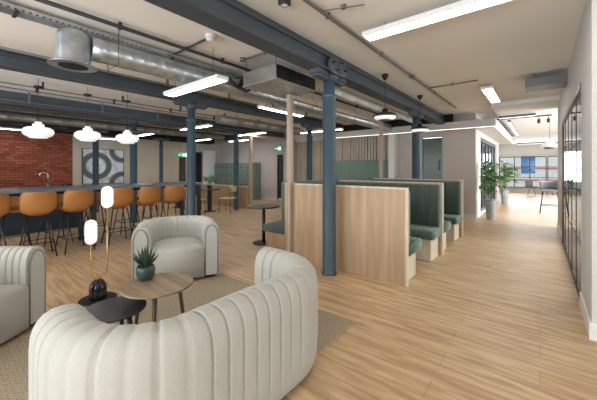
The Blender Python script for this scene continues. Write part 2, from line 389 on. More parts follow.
# glass door in the taupe wall
d = thing('door', '', ''); d.name = 'door_1'
for k in ('label', 'category'): del d[k]
d['kind'] = 'structure'; d.location = (dX0, YB, 0)
w = dX1-dX0
f = MB(); f.box(0, .035, 0, .12, 0, 2.38); f.box(w-.035, w, 0, .12, 0, 2.38); f.box(.035, w-.035, 0, .12, 2.33, 2.38); f.obj('door_frame', 'pale_frame', d)
B(.035, w-.035, .05, .06, .01, 2.33).obj('pane', 'glass_tint', d)
MB().tube([(w-.1, .02, 1.35), (w-.1, -.04, 1.38), (w-.1, -.04, 1.62), (w-.1, .02, 1.65)], .014).obj('door_handle', 'black', d)
v = MB()
for x in (.14, .36, .5): v.box(x-.012, x+.012, .044, .049, 1.48, 1.50)
v.obj('manifestation_dots', 'white', d)

# recess in the left wall: door frame, dark doorway, white door
def ydoor(n, x, y0, y1, h, leaf, frame, handle=True):
    r = bpy.data.objects.new('door_%d' % n, None); COL.objects.link(r); r['kind'] = 'structure'; r.location = (x, y0, 0)
    w = y1-y0; q = MB(); q.box(0, .05, 0, .06, 0, h); q.box(0, .05, w-.06, w, 0, h); q.box(0, .05, .06, w-.06, h-.06, h); q.obj('door_frame', frame, r)
    B(0, .03, .06, w-.06, .005, h-.06).obj('door_leaf', leaf, r)
    if handle: MB().tube([(.03, w-.14, 1.0), (.08, w-.14, 1.0), (.08, w-.26, 1.0)], .01).obj('door_handle', 'chrome', r)
ydoor(2, XL+.02, 7.15, 7.62, 2.15, 'door_dark', 'oak_edge')
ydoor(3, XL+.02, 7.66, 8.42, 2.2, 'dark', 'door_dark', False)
ydoor(4, XL+.02, 8.50, 9.2, 2.3, 'white', 'white')
r = bpy.data.objects.new('door_5', None); COL.objects.link(r); r['kind'] = 'structure'; r.location = (-8.85, YB, 0)
q = MB(); q.box(0, .04, -.04, 0, 0, 2.0); q.box(.27, .31, -.04, 0, 0, 2.0); q.box(.04, .27, -.04, 0, 1.96, 2.0)
for z in (.45, .95, 1.45): q.box(.04, .27, -.035, -.005, z, z+.03)
q.obj('door_frame', 'black', r); B(.04, .27, -.012, -.002, .01, 1.96).obj('pane', 'smoked', r)

# street beyond the end windows
nb = thing('neighbouring_building', 'pale stone building across the street seen through the far corridor windows', 'building', (1.5, 31, -3))
B(-9, 9, 0, 3, 0, 11).obj('facade', 'facade', nb)
q = MB()
for z in (3.4, 4.35, 6.0): q.box(-9, 9, -.06, 0, z, z+.12)
q.obj('cornice_band', 'facade_red', nb)
for i in range(6):
    x = -8.0+2.6*i
    wn = B(x, x+1.1, -.05, .02, 3.9, 5.9).obj('window', 'white', nb); B(x+.08, x+1.02, -.07, -.04, 3.98, 5.82).obj('pane', 'facade_glass', wn)
struct(B(-14, 16, 22, 45, -3.1, -3.0).obj('ground', 'concrete'))

# ------------------------------------------------------------------ beams and cast iron columns
BZ0, BZ1 = 2.66, 2.87
def beam(x, label, w=.21, z0=BZ0, BZ1=2.87, y0=-3.99, y1=9.14):
    q = MB(); q.box(x-w/2, x+w/2, y0, y1, z0, z0+.025); q.box(x-w/2, x+w/2, y0, y1, BZ1-.025, BZ1); q.box(x-w/2+.03, x+w/2-.03, y0, y1, z0+.025, BZ1-.025)
    q.box(x-w/2+.07, x+w/2-.07, y0, y1, BZ1, CZ)
    return tag(q.obj('steel_beam', 'beam'), label, 'beam')
BX = (-2.18, -5.4, -8.2, -11.0)
beam(BX[0], 'blue-grey steel beam nearest the camera, over the wooden booths', .22, 2.65, 2.84)
beam(BX[1], 'blue-grey steel beam running over the pendant side of the armchair, second from the booths', .21, 2.71, 2.87)
beam(BX[2], 'blue-grey ceiling beam behind the bar pendants, third from the booths', .21, 2.665, 2.775)
beam(BX[3], 'blue-grey ceiling beam closest to the brick wall', .21, 2.67, 2.78)
def column(x, y, label, r=.085, big=False, BZ0=2.66):
    t = thing('iron_column', label, 'column', (x, y, 0))
    MB().lathe([(r+.012, 0), (r+.012, .02), (r, .05), (r, 2.32), (r+.018, 2.33), (r+.018, 2.37), (r*.86, 2.385), (r*.84, 2.55)], n=28).obj('shaft', 'steel', t)
    c = MB(); c.lathe([(r*.84, 2.55), (r*1.3, 2.60), (r*1.35, BZ0-.001)], n=28)
    c.box(-.07, .07, -.34, .34, BZ0-.06, BZ0-.001)
    for s in (-1, 1): c.prism([(-.05, s*.08), (.05, s*.08), (.05, s*.32), (-.05, s*.32)][::s], BZ0-.09, BZ0-.06)
    c.obj('capital', 'beam', t)
    if big:
        p = MB()
        for yy in (-.10, .10): p.lathe([(.11, 0), (.11, .035), (.09, .045)], (.115, yy, 2.72), 20, False, 'x')
        p.box(.115, .145, -.10, .10, 2.61, 2.82)
        p.obj('connection_plate', 'beam', t)
        for yy, zz in ((-.15, 2.74), (.15, 2.70), (-.05, 2.66), (.06, 2.78)):
            MB().lathe([(.016, 0), (.016, .02)], (.16, yy, zz), 6, False, 'x').obj('bolt', 'black', t)
    return t
column(-2.18, 3.34, 'blue-grey iron column standing in front of the oak booth panel', .088, True, 2.65)
column(-2.18, 6.92, 'blue-grey iron column rising behind the green booths by the glass door', .085, BZ0=2.65)
column(-5.38, 3.26, 'blue-grey iron column at the end of the bar, behind the round-backed armchair', BZ0=2.71)
column(-5.4, 7.20, 'dark iron column seen between the oak posts in front of the slatted wall', BZ0=2.71)
column(-8.2, 3.32, 'blue-grey iron column right behind the bar, between its tan stools')
column(-8.1, 6.60, 'dark iron column in front of the green lockers') 
column(-11.05, 3.33, 'blue-grey iron column in front of the abstract grey picture')
column(-12.3, 6.07, 'slim dark iron column against the beige left wall', .075)

# ------------------------------------------------------------------ booths
def rib_block(x0, x1, y0, y1, z0, z1, face, n, depth=.018):
    """upholstered block; ribs run vertically on the face ('+y'/'-y'/'-x') and along y on the top"""
    q = MB()
    if face in ('+y', '-y'):
        xs = []; ds = []
        for i in range(n):
            for f, d in ((0, 1), (.25, .3), (.5, 0), (.75, .3)): xs.append(x0+(x1-x0)*(i+f)/n); ds.append(d*depth)
        xs.append(x1); ds.append(depth)
        rows = []
        for x, d in zip(xs, ds):
            yf, yb = (y1-d, y0) if face == '+y' else (y0+d, y1)
            s = 1 if face == '+y' else -1; rr = .03
            rows.append([(x, yb, z0), (x, yf-s*.0, z0), (x, yf, z1-rr-d), (x, yf-s*rr*.3, z1-rr*.3-d), (x, yf-s*rr, z1-d), (x, yb, z1-d)])
        V = q.grid([list(r)+[r[0]] for r in rows])
    else:
        ys = []; ds = []
        for i in range(n):
            for f, d in ((0, 1), (.25, .3), (.5, 0), (.75, .3)): ys.append(y0+(y1-y0)*(i+f)/n); ds.append(d*depth)
        ys.append(y1); ds.append(depth); rr = .03; rows = []
        for y, d in zip(ys, ds):
            xf = x0+d
            r = [(x1, y, z0), (xf, y, z0), (xf, y, z1-rr-d), (xf+rr*.3, y, z1-rr*.3-d), (xf+rr, y, z1-d), (x1, y, z1-d)]
            rows.append(r+[r[0]])
        V = q.grid(rows)
    bmesh.ops.remove_doubles(q.b, verts=q.b.verts, dist=1e-5)
    bmesh.ops.holes_fill(q.b, edges=[e for e in q.b.edges if e.is_boundary])
    return q
X0, X1 = -3.15, -1.22
BH = 1.17
def panel(y, label, th=.06, h=BH, x0=X0, x1=X1):
    t = thing('booth_partition', label, 'partition', (x0, y, 0))
    B(0, x1-x0-.02, 0, th, 0, h-.02).obj('panel', 'oak_panel', t)
    e = MB(); e.box(x1-x0-.02, x1-x0, 0, th, 0, h-.02); e.box(0, x1-x0, 0, th, h-.02, h); e.obj('edge_trim', 'oak_edge', t)
    return t
def bench(y, facing, label, x0=X0, x1=X1-.02):
    """bench whose back touches the partition at y; facing +1 / -1 along Y"""
    t = thing('booth_bench', label, 'bench', (0, y, 0)); s = facing
    lo, hi = sorted((0, s*.13)); rib_block(x0, x1, lo, hi, .47, BH-.025, '+y' if s > 0 else '-y', 34).obj('backrest', 'velvet', t)
    lo, hi = sorted((s*.02, s*.56)); rib_block(x0, x1+.02, lo, hi, .34, .47, '+y' if s > 0 else '-y', 34).obj('seat', 'velvet', t)
    lo, hi = sorted((s*.02, s*.44)); B(x0, x1-.04, lo, hi, 0, .34).obj('base', 'oak_edge', t)
    return t
py = (3.54, 5.20, 6.80)
panel(py[0], 'big oak partition panel at the front of the booths, beside the iron column')
panel(py[1], 'middle oak partition whose edge shows between the green booth backs')
panel(py[2], 'rear oak partition behind the last green booth back')
bench(py[0]+.064, 1, 'green bench tucked just behind the front oak panel, only its seat end showing')
bench(py[1]-.004, -1, 'dark green ribbed bench facing the front panel, second seat from the camera')
bench(py[1]+.064, 1, 'green bench on the far side of the middle partition, seat end showing')
bench(py[2]-.004, -1, 'dark green ribbed bench with the tall back against the rear partition')
# bench on the left side, facing the small round table
t = thing('side_bench', 'pale green bench end beside the small round black table', 'bench', (0, 0, 0))
rib_block(-3.33, X0-.001, 3.64, 6.74, .44, BH+.01, '-x', 50).obj('backrest', 'velvet', t)
rib_block(-3.76, X0-.001, 3.64, 6.74, .32, .44, '-x', 50).obj('seat', 'velvet', t)
B(-3.68, X0-.001, 3.66, 6.74, 0, .32).obj('base', 'oak_panel', t)
# posts and rail
t = thing('timber_frame', 'timber posts and top rail rising from the booth panels', 'frame', (-3.13, 0, 0))
B(.09, .16, 3.465, 3.535, 0, 2.48).obj('post', 'post_wood', t); B(.09, .16, 6.88, 6.95, 0, 2.48).obj('post', 'post_wood', t)
B(.09, .16, 3.465, 6.95, 2.48, 2.54).obj('rail', 'post_wood', t)
# low oak wall and post beyond the dining tables
t = thing('low_partition', 'low oak partition wall behind the far dining tables', 'partition', (-11, 6.9, 0))
B(0, 3.18, 0, .1, 0, .75).obj('panel', 'oak_panel', t); B(0, 3.2, -.01, .11, .75, .78).obj('edge_trim', 'oak_edge', t)
t = thing('timber_frame', 'slim pale timber post and rail at the end of the low oak partition', 'frame', (-7.75, 6.9, 0))
B(-.04, .04, 0, .1, 0, 2.5).obj('post', 'post_wood', t); B(-.04, .04, 2.3, 2.4, 0, 2.5).obj('post', 'post_wood', t); B(-.04, .04, 0, 2.4, 2.5, 2.56).obj('rail', 'post_wood', t)
# slatted wall cladding and green upholstered wall panel
sl = thing('slatted_cladding', 'grey vertical timber slat cladding on the wall behind the booths', 'cladding', (-7.9, YB, 0))
q = MB(); k = 0
while k*.11 < 4.1:
    x = k*.11; dz = .018+.022*((k*7) % 3)/2; q.box(x, x+.085, -dz, -.004, 0, 2.48); k += 1
q.obj('slats', 'slat', sl); B(0, 4.15, -.004, -.001, 0, 2.48).obj('backing', 'slat_back', sl)
t = thing('wall_banquette', 'sage green channelled upholstery panel low on the slatted wall', 'panel', (0, 0, 0))
rib_block(-5.94, -3.76, 9.38, 9.455, .0, 1.70, '-y', 18, .02).obj('padding', 'teal_panel', t)
struct(B(-3.74, -3.55, 9.16, 9.499, 0, 2.5).obj('trim_3', 'white'))

# ------------------------------------------------------------------ lockers
t = thing('locker_bank', 'bank of sage green lockers against the back wall', 'lockers', (-12.75, 9.0, 0))
B(0, 2.85, .02, .49, 0, 1.66).obj('carcass', 'locker', t)
for i in range(8):
    for k in range(4):
        x = .01+i*.354; z = .06+k*.395
        dr = B(x+.004, x+.346, 0, .02, z, z+.385).obj('locker_door', 'locker', t)
        B(x+.27, x+.32, -.012, 0, z+.19, z+.24).obj('handle', 'black', dr)
# exit signs
def exit_sign(x, y, z, rz, label, drop):
    t = thing('exit_sign', label, 'sign', (x, y, z), rz)
    B(-.19, .19, -.015, .015, 0, .18).obj('panel', 'exit', t)
    q = MB(); q.box(-.03, .05, -.02, -.016, .05, .075)
    q.box(.02, .045, -.02, -.016, .03, .15); q.box(-.02, 0, -.02, -.016, .075, .12); q.lathe([(.014, 0), (.014, .004)], (-.01, -.02, .138), 10, False, 'y')
    q.box(-.13, -.06, -.02, -.016, .085, .1)
    a = [(-.16, .0925), (-.125, .12), (-.125, .065)]
    vs = [q.b.verts.new((p[0], -.02, p[1])) for p in a]; v2 = [q.b.verts.new((p[0], -.016, p[1])) for p in a]
    q.b.faces.new(vs); q.b.faces.new(v2[::-1])
    for i in range(3): q.b.faces.new((vs[i], v2[i], v2[(i+1) % 3], vs[(i+1) % 3]))
    q.box(.075, .15, -.02, -.016, .02, .16)
    q.obj('pictogram', 'exit_white', t)
    q = MB(); 
    for xx in (-.12, .12): q.tube([(xx, 0, .18), (xx, 0, .18+drop)], .004, 6)
    q.obj('suspension', 'black', t)
exit_sign(-11.27, 6.45, 1.86, 1.0, 'green exit sign hanging before the dark doorway on the left', CZ-2.04)
exit_sign(-8.45, 9.1, 2.14, 0, 'green exit sign above the narrow black framed door', CZ-2.32)
# picture
t = thing('wall_art', 'large abstract grey ring print on the beige wall', 'picture', (XL+.03, 3.5, .84))
B(0, .03, 0, 1.35, 0, 1.28).obj('canvas', 'art', t)
q = MB(); q.box(0, .04, -.02, 0, -.02, 1.30); q.box(0, .04, 1.35, 1.37, -.02, 1.30); q.box(0, .04, 0, 1.35, -.02, 0); q.box(0, .04, 0, 1.35, 1.28, 1.30); q.obj('picture_frame', 'navy', t)

# ------------------------------------------------------------------ sofas
def u_path(W, D, w, R):
    """centre line of the wrap-around back; front plane y=0, depth +y. returns [(pos, outward normal, s)]"""
    a = W/2-w; d = D-w; pts = []
    def add(x, y, nx, ny): pts.append((Vector((x, y)), Vector((nx, ny))))
    n1 = max(3, int((d-R)/.0035))
    for i in range(n1): add(-a, (d-R)*i/n1, -1, 0)
    na = int(R*PI/2/.012)
    for i in range(na): t = PI/2*i/na; add(-a+R-R*math.cos(t), d-R+R*math.sin(t), -math.cos(t), math.sin(t))
    n2 = max(2, int(2*(a-R)/.0035))
    for i in range(n2): add(-a+R+2*(a-R)*i/n2, d, 0, 1)
    for i in range(na): t = PI/2*(1-i/na); add(a-R+R*math.cos(t), d-R+R*math.sin(t), math.cos(t), math.sin(t))
    for i in range(n1+1): add(a, (d-R)*(1-i/n1), 1, 0)
    s = 0; out = []
    for i, (p, n) in enumerate(pts):
        if i: s += (p-pts[i-1][0]).length
        out.append((p, n, s))
    return out
def profile(w, H, h=.17, inz=.30):
    P = [(w-.05, .03), (w-.02, .045), (w-.006, .10), (w, .25), (w, .38), (w, H-h)]
    for i in range(1, 12):
        t = PI*i/12; P.append((w*math.copysign(abs(math.cos(t))**.8, math.cos(t)), H-h+h*math.sin(t)**.85))
    P += [(-w, H-h), (-w, .38), (-w, inz)]
    return P
def make_sofa(name, label, cat, W, D, loc, rz, nch, w=.115, R=.36, H=.72, seat_z=.41):
    t = thing(name, label, cat, loc, rz)
    path = u_path(W, D, w, R); Ltot = path[-1][2]; P = profile(w, H); q = MB(); rows = []
    for p, n, s in path:
        u = s/Ltot*nch; fr = abs(u-round(u))*Ltot/nch           # distance to nearest seam
        g = .014*math.exp(-(fr/.0055)**2)+.002*math.exp(-(fr/.016)**2)
        if s < .03 or Ltot-s < .03: g = 0
        row = []
        for r, z in P:
            k = min(1, max(0, (z-.10)/.08)); rr = r-math.copysign(g*k, r)*min(1, abs(r)/w*1.3)
            zz = z-(g*(1-abs(r)/w) if z > .5 else 0)
            row.append((p.x+n.x*rr, p.y+n.y*rr, zz))
        rows.append(row)
    V = q.grid(rows); q.b.faces.new(V[0][::-1]); q.b.faces.new(V[-1])
    q.obj('backrest', 'fabric', t)
    # seat block
    inner = [(p.x-n.x*(w-.012), p.y-n.y*(w-.012)) for p, n, s in path[::12]]
    if path[-1][0][1] != inner[-1][1]: inner.append((path[-1][0].x-path[-1][1].x*(w-.012), 0))
    front = [(inner[-1][0], -.02), (inner[0][0], -.02)]
    poly = inner+front
    cx = 0; cy = D*.4; q = MB(); rings = []
    for ins, z in ((0, .03), (0, seat_z-.045), (.012, seat_z-.018), (.04, seat_z), (.12, seat_z+.012), (.22, seat_z+.018)):
        ring = []
        for x, y in poly:
            v = Vector((x-cx, y-cy)); L_ = v.length
            v = v*(1-ins/max(L_, .01)); ring.append(q.b.verts.new((cx+v.x, cy+v.y, z)))
        rings.append(ring)
    n = len(poly)
    for a, b_ in zip(rings, rings[1:]):
        for k in range(n):
            f = q.b.faces.new((a[k], a[(k+1) % n], b_[(k+1) % n], b_[k])); f.smooth = True
    q.b.faces.new(rings[0][::-1]); f = q.b.faces.new(rings[-1]); f.smooth = True
    o = q.obj('seat', 'fabric', t)
    # arm front panels and their piping
    for sx in (-1, 1):
        cxx = sx*(W/2-w); q = MB(); out = []; iw = w-.028
        prof = [(iw, .045), (iw, H-.17)]+[(iw*math.cos(PI*i/12), H-.17+(.17-.03)*math.sin(PI*i/12)) for i in range(1, 12)]+[(-iw, H-.17), (-iw, .045)]
        a = [q.b.verts.new((cxx+r, -.001, z)) for r, z in prof]; b_ = [q.b.verts.new((cxx+r*.97, -.016, z if z < .1 else z-.004)) for r, z in prof]
        q.b.faces.new(b_); q.b.faces.new(a[::-1])
        for k in range(len(prof)): q.b.faces.new((a[k], a[(k+1) % len(prof)], b_[(k+1) % len(prof)], b_[k]))
        pn = q.obj('arm_panel', 'fabric', t)
        MB().tube([(cxx+r*1.03, -.014, z) for r, z in prof], .006, 6).obj('piping', 'piping', pn)
    base = [(p.x+n.x*(w-.07), p.y+n.y*(w-.07)) for p, n, s in path[::12]]
    base = base+[(path[-1][0].x+.05, .03), (path[0][0].x-.05, .03)]
    MB().prism(base, .0, .032).obj('plinth', 'fabric_base', t)
    return t
def face(fx, fy): return math.atan2(fx, -fy)
RZ = .0125
make_sofa('sofa', 'curved channel-tufted oatmeal sofa in the foreground with its back to the camera', 'sofa', 1.68, .72, (-1.87, 1.13, RZ), face(-1, 0), 25, w=.125, R=.38, H=.70)
make_sofa('armchair', 'oatmeal tub armchair behind the round oak coffee table', 'armchair', 1.0, .86, (-3.44, 1.90, RZ), face(.876, -.483), 34, w=.10, R=.37, H=.70)
make_sofa('armchair', 'oatmeal armchair cut off by the left edge, beside the black floor lamp base', 'armchair', 1.0, .86, (-3.21, .27, RZ), face(.79, .61), 34, w=.10, R=.37, H=.70)
# rug
q = MB(); q.box(-3.29, -1.30, -.5, 2.42, .001, .012); tag(q.obj('rug', 'rug', bevel=.004), 'brown herringbone jute rug under the sofas', 'rug')

# ------------------------------------------------------------------ coffee tables
def coffee(x, y, r, h, label, top, leg, th=.022, splay=.06, a0=0):
    t = thing('coffee_table', label, 'table', (x, y, RZ))
    MB().lathe([(r-.02, h-th), (r, h-th+.008), (r, h-.003), (r-.004, h)], n=48).obj('tabletop', top, t)
    for i in range(3):
        a = a0+2*PI*i/3; c, s = math.cos(a), math.sin(a)
        MB().tube([(c*(r*.62+splay), s*(r*.62+splay), .002), (c*r*.62, s*r*.62, h-th)], [.012, .019], 10).obj('leg', leg, t)
coffee(-2.42, 1.17, .27, .45, 'round oak coffee table holding the succulent', 'oak_top', 'oak_leg', a0=-.6)
coffee(-2.46, .86, .215, .35, 'smaller round black coffee table nearest the foreground sofa', 'marble_top', 'black', a0=.4)
# succulent
t = thing('potted_succulent', 'spiky dark succulent in a green pot on the oak coffee table', 'plant', (-2.59, 1.145, RZ+.45))
MB().lathe([(.045, 0), (.058, .01), (.072, .05), (.074, .09), (.066, .118), (.060, .118), (.062, .10), (.02, .095)], n=28).obj('pot', 'pot_green', t)
q = MB()
for k in range(34):
    a = k*2.399; el = 1.45-.95*(k/34); Lf = .115+.025*math.sin(k*1.7)+.02*(k < 12); wd_ = .014
    d = Vector((math.cos(a)*math.cos(el), math.sin(a)*math.cos(el), math.sin(el))); sd = Vector((-math.sin(a), math.cos(a), 0)); up = sd.cross(d)
    o0 = Vector((math.cos(a)*.02, math.sin(a)*.02, .105)); rows = []
    for f, ww in ((0, .8), (.35, 1), (.7, .7), (1, .05)):
        c = o0+d*Lf*f+Vector((0, 0, .03*f*f)); rows.append([c-sd*wd_*ww, c-up*-.004*ww, c+sd*wd_*ww, c+up*-.010*ww, c-sd*wd_*ww])
    q.grid(rows)
q.obj('leaves', 'succulent', t)

# ------------------------------------------------------------------ floor lamp
t = thing('floor_lamp', 'two-bulb brass floor lamp with a black marble foot beside the coffee tables', 'lamp', (-3.68, 1.13, 0))
MB().lathe([(.175, 0), (.175, .008), (.17, .012)], n=40).obj('foot_disc', 'black', t)
MB().lathe([(.078, .012), (.082, .04), (.082, .12), (.076, .16), (.05, .20), (.02, .212)], n=28).obj('base', 'marble', t)
rt = Vector((.777, .629, 0))
def lp(u, z): return (rt.x*u, rt.y*u, z)
MB().tube([lp(-.0, .205), lp(-.02, .25), lp(-.05, .27), lp(-.072, .30), lp(-.075, .36), lp(-.075, .61)], .006, 8).obj('rod', 'brass', t)
MB().tube([lp(.02, .205), lp(.04, .25), lp(.07, .27), lp(.095, .30), lp(.1, .36), lp(.1, 1.0)], .006, 8).obj('rod', 'brass', t)
def pill(r, h): return [(.001, 0)]+[(r*math.sin(PI/2*i/6), r-r*math.cos(PI/2*i/6)) for i in range(1, 7)]+[(r*math.cos(PI/2*i/6), h-r+r*math.sin(PI/2*i/6)) for i in range(0, 7)]
MB().lathe(pill(.056, .265), lp(-.075, .585), 20).obj('lamp_glass', 'globe', t)
MB().lathe(pill(.056, .236), lp(.1, .976), 20).obj('lamp_glass', 'globe', t)
q = MB(); q.tube([lp(-.03+.04*math.cos(2*PI*i/12), .245+.035*math.sin(2*PI*i/12)) for i in range(12)], .004, 6, True); q.obj('ring', 'brass', t)

# ------------------------------------------------------------------ bar, stools
t = thing('bar_table', 'long grey high bar table with tan stools along it', 'table', (-6.62, 0, 0))
B(-.42, .42, -1.2, 4.05, 1.02, 1.07).obj('tabletop', 'bar_top', t)
for y in (-1.1, 1.85, 3.98):
    for x in (-.37, .37): B(x-.035, x+.035, y-.035, y+.035, 0, 1.02).obj('leg', 'navy', t)
    B(-.335, .335, y-.02, y+.02, .05, .09).obj('stretcher', 'navy', t)
B(-.02, .02, -1.1, 3.98, .95, 1.02).obj('apron', 'navy', t)
def make_stool():
    t = thing('bar_stool', 'x', 'stool')
    q = MB(); rows = []
    # profile in local coords: front of seat at -y, back at +y ; u across
    prof = [(-.20, .655, .17), (-.18, .672, .19), (-.10, .675, .205), (.0, .67, .212), (.09, .672, .215), (.155, .70, .22), (.19, .75, .225), (.212, .82, .23), (.228, .90, .23), (.24, .97, .222), (.245, 1.02, .205), (.247, 1.045, .17)]
    for i, (y, z, hw) in enumerate(prof):
        r = []
        bk = max(0, (i-4)/7)
        for k in range(-6, 7):
            u = k/6; r.append((hw*u*(1-.04*bk*u*u), y-.09*min(1, bk*1.6)*abs(u)**2.5, z+(.09*(1-bk))*abs(u)**3))
        rows.append(r)
    q.grid(rows); q.obj('seat_shell', 'leather', t, solid=.028, sub=1)
    for sx in (-1, 1):
        for sy in (-1, 1):
            MB().tube([(sx*.215, sy*.20, 0), (sx*.12, sy*.12, .655)], .010, 8).obj('leg', 'black', t)
    q = MB(); c = .183; q.tube([(-c, -.175, .24), (c, -.175, .24), (c, .175, .24), (-c, .175, .24)], .008, 6, True)
    q.obj('footrest', 'black', t)
    q = MB(); q.tube([(-.12, -.12, .655), (.12, .12, .655)], .008, 6); q.tube([(.12, -.12, .655), (-.12, .12, .655)], .008, 6); q.obj('seat_support', 'black', t)
    return t
stool = make_stool(); used = False
near = [(.50, 'tan leather bar stool cut off by the left edge of the picture'),
        (1.07, 'tan bar stool before the chrome tap, second from the left edge'),
        (1.56, 'tan bar stool to the left of the lit lamp bulbs, third from the left'),
        (2.23, 'tan bar stool just right of the taller lamp bulb'),
        (2.76, 'tan bar stool between the column behind the bar and the end stool'),
        (3.29, 'tan bar stool at the far end of the bar, beside the blue-grey column')]
def put(src, x, y, rz, label, group=None):
    global used
    o = src if not used else copy_tree(src)
    used = True
    o.location = (x, y, 0); o.rotation_euler = (0, 0, rz); o['label'] = label
    if group: o['group'] = group
    return o
for i, (y, lb) in enumerate(near): put(stool, -6.20, y, -PI/2+(.10, -.06, .12, -.05, .05, -.08)[i], lb, 'bar stools on the near side')
for i, y in enumerate((.35, .92, 1.48, 2.15, 2.75, 3.35)):
    put(stool, -7.12, y, PI/2+(.05, -.08, .1, -.06, .02, .1)[i], 'tan bar stool on the far side of the bar, '+('first from the left edge', 'second from the left edge', 'third from the left', 'fourth from the left', 'fifth from the left', 'last one at the far end')[i], 'bar stools on the far side')
# dark kitchen island behind with tap and bowl
t = thing('kitchen_island', 'dark navy kitchen island behind the bar table', 'island', (-9.0, 0, 0))
B(-.40, .45, -2.2, 2.3, .0, .90).obj('body', 'navy', t); B(-.42, .48, -2.22, 2.33, .90, .94).obj('worktop', 'bar_top', t)
t = thing('tap', 'chrome mixer tap standing on the island worktop', 'tap', (-8.9, 1.72, .94))
MB().lathe([(.05, 0), (.045, .03), (.02, .06), (.018, .10)], n=16).obj('tap_body', 'chrome', t)
MB().tube([(0, 0, .08), (0, 0, .28), (0, -.02, .34), (0, -.08, .37), (0, -.14, .34), (0, -.15, .28)], .013, 8).obj('spout', 'chrome', t)
tag(MB().lathe([(.06, 0), (.09, .03), (.11, .09), (.10, .09), (.08, .04), (.02, .03)], (-8.88, 2.08, .94), 20).obj('bowl', 'black'), 'small black bowl beside the tap on the island', 'bowl')

# bar pendants
def bar_pendant(y, label):
    t = thing('pendant_lamp', label, 'lamp', (-6.6, y, 1.92), 0, 'white glass pendants over the bar')
    MB().lathe([(.03, -.01), (.12, -.005), (.14, .02), (.18, .035), (.208, .075), (.212, .11), (.195, .15), (.15, .175), (.08, .185), (.078, .23), (.05, .235), (.045, .27)], n=28).obj('lamp_glass', 'globe', t)
    MB().tube([(0, 0, .26), (0, 0, 1.01)], .004, 6).obj('cord', 'black', t)
    MB().lathe([(.065, .84), (.065, .875), (.01, .88)], n=16).obj('ceiling_cap', 'black', t)
bar_pendant(1.15, 'white opal glass pendant nearest the left edge, over the bar')
bar_pendant(1.86, 'white opal glass pendant in the middle of the three over the bar')
bar_pendant(2.55, 'white opal glass pendant over the bar, rightmost of the three')

# booth pendants
def booth_pendant(x, y, z, label):
    t = thing('pendant_lamp', label, 'lamp', (x, y, z))
    MB().lathe([(.20, 0), (.19, .018), (.13, .045), (.06, .065), (.05, .075), (.045, .115), (.015, .13)], n=32).obj('lamp_shade', 'black', t)
    MB().lathe([(.12, -.055), (.165, -.035), (.175, -.01), (.10, -.002)], n=32).obj('diffuser', 'globe', t)
    MB().lathe([(.05, -.075), (.11, -.062), (.10, -.056)], n=24).obj('lower_shade', 'conduit', t)
    MB().tube([(0, 0, .12), (0, 0, CZ-z-.02)], .004, 6).obj('cord', 'black', t)
    MB().lathe([(.012, CZ-z-.09), (.045, CZ-z-.05), (.055, CZ-z), (.01, CZ-z)], n=16).obj('ceiling_cap', 'black', t)
booth_pendant(-1.96, 4.66, 2.25, 'black rimmed disc pendant lamp over the front booth')
booth_pendant(-1.95, 6.45, 2.22, 'black rimmed disc pendant lamp over the rear booth, by the farther column')

# ------------------------------------------------------------------ small tables and dining group
t = thing('side_table', 'small round black pedestal table beside the green side bench', 'table', (-4.04, 3.95, 0))
MB().lathe([(.30, .675), (.305, .685), (.305, .695), (.30, .70)], n=40).obj('tabletop', 'marble_top', t)
MB().tube([(0, 0, .02), (0, 0, .675)], .03, 14).obj('pedestal', 'black', t)
MB().lathe([(.21, 0), (.21, .008), (.04, .022)], n=32).obj('base', 'black', t)
def dining_table(x, y, label):
    t = thing('dining_table', label, 'table', (x, y, 0))
    MB().lathe([(.34, .70), (.35, .71), (.35, .72), (.34, .73)], n=32).obj('tabletop', 'marble_top', t)
    B(-.05, .05, -.05, .05, .02, .70).obj('pedestal', 'black', t); MB().lathe([(.22, 0), (.22, .01), (.05, .02)], n=28).obj('base', 'black', t)
dining_table(-8.4, 5.75, 'small round black table with a leafy green plant before the low oak partition')
dining_table(-10.1, 5.6, 'round black table farther left behind the blue-grey column')
def make_chair():
    t = thing('dining_chair', 'x', 'chair')
    for sx in (-1, 1):
        MB().tube([(sx*.20, -.19, 0), (sx*.18, -.18, .45)], .010, 6).obj('leg', 'black', t)
        MB().tube([(sx*.20, .22, 0), (sx*.18, .18, .45), (sx*.18, .23, .80)], .010, 6).obj('leg', 'black', t)
    MB().box(-.21, .21, -.21, .21, .44, .475).obj('seat', 'yellow', t, bevel=.012)
    q = MB(); q.grid([[(.20*k/4, .235-.03*(k/4)**2, z) for k in range(-4, 5)] for z in (.66, .72, .78, .84)]); q.obj('backrest', 'yellow', t, solid=.015)
    return t
ch = make_chair(); used = False
put(ch, -7.72, 5.95, -1.2, 'pale yellow dining chair right of the plant table, nearest the oak post', 'dining chairs by the low partition')
put(ch, -8.15, 5.12, 3.0, 'pale yellow dining chair in front of the plant table', 'dining chairs by the low partition')
put(ch, -9.05, 5.55, 1.5, 'pale yellow dining chair left of the plant table, next to the column', 'dining chairs by the low partition')
put(ch, -10.1, 4.95, 3.3, 'pale yellow dining chair seen between the end bar stools', 'dining chairs by the low partition')
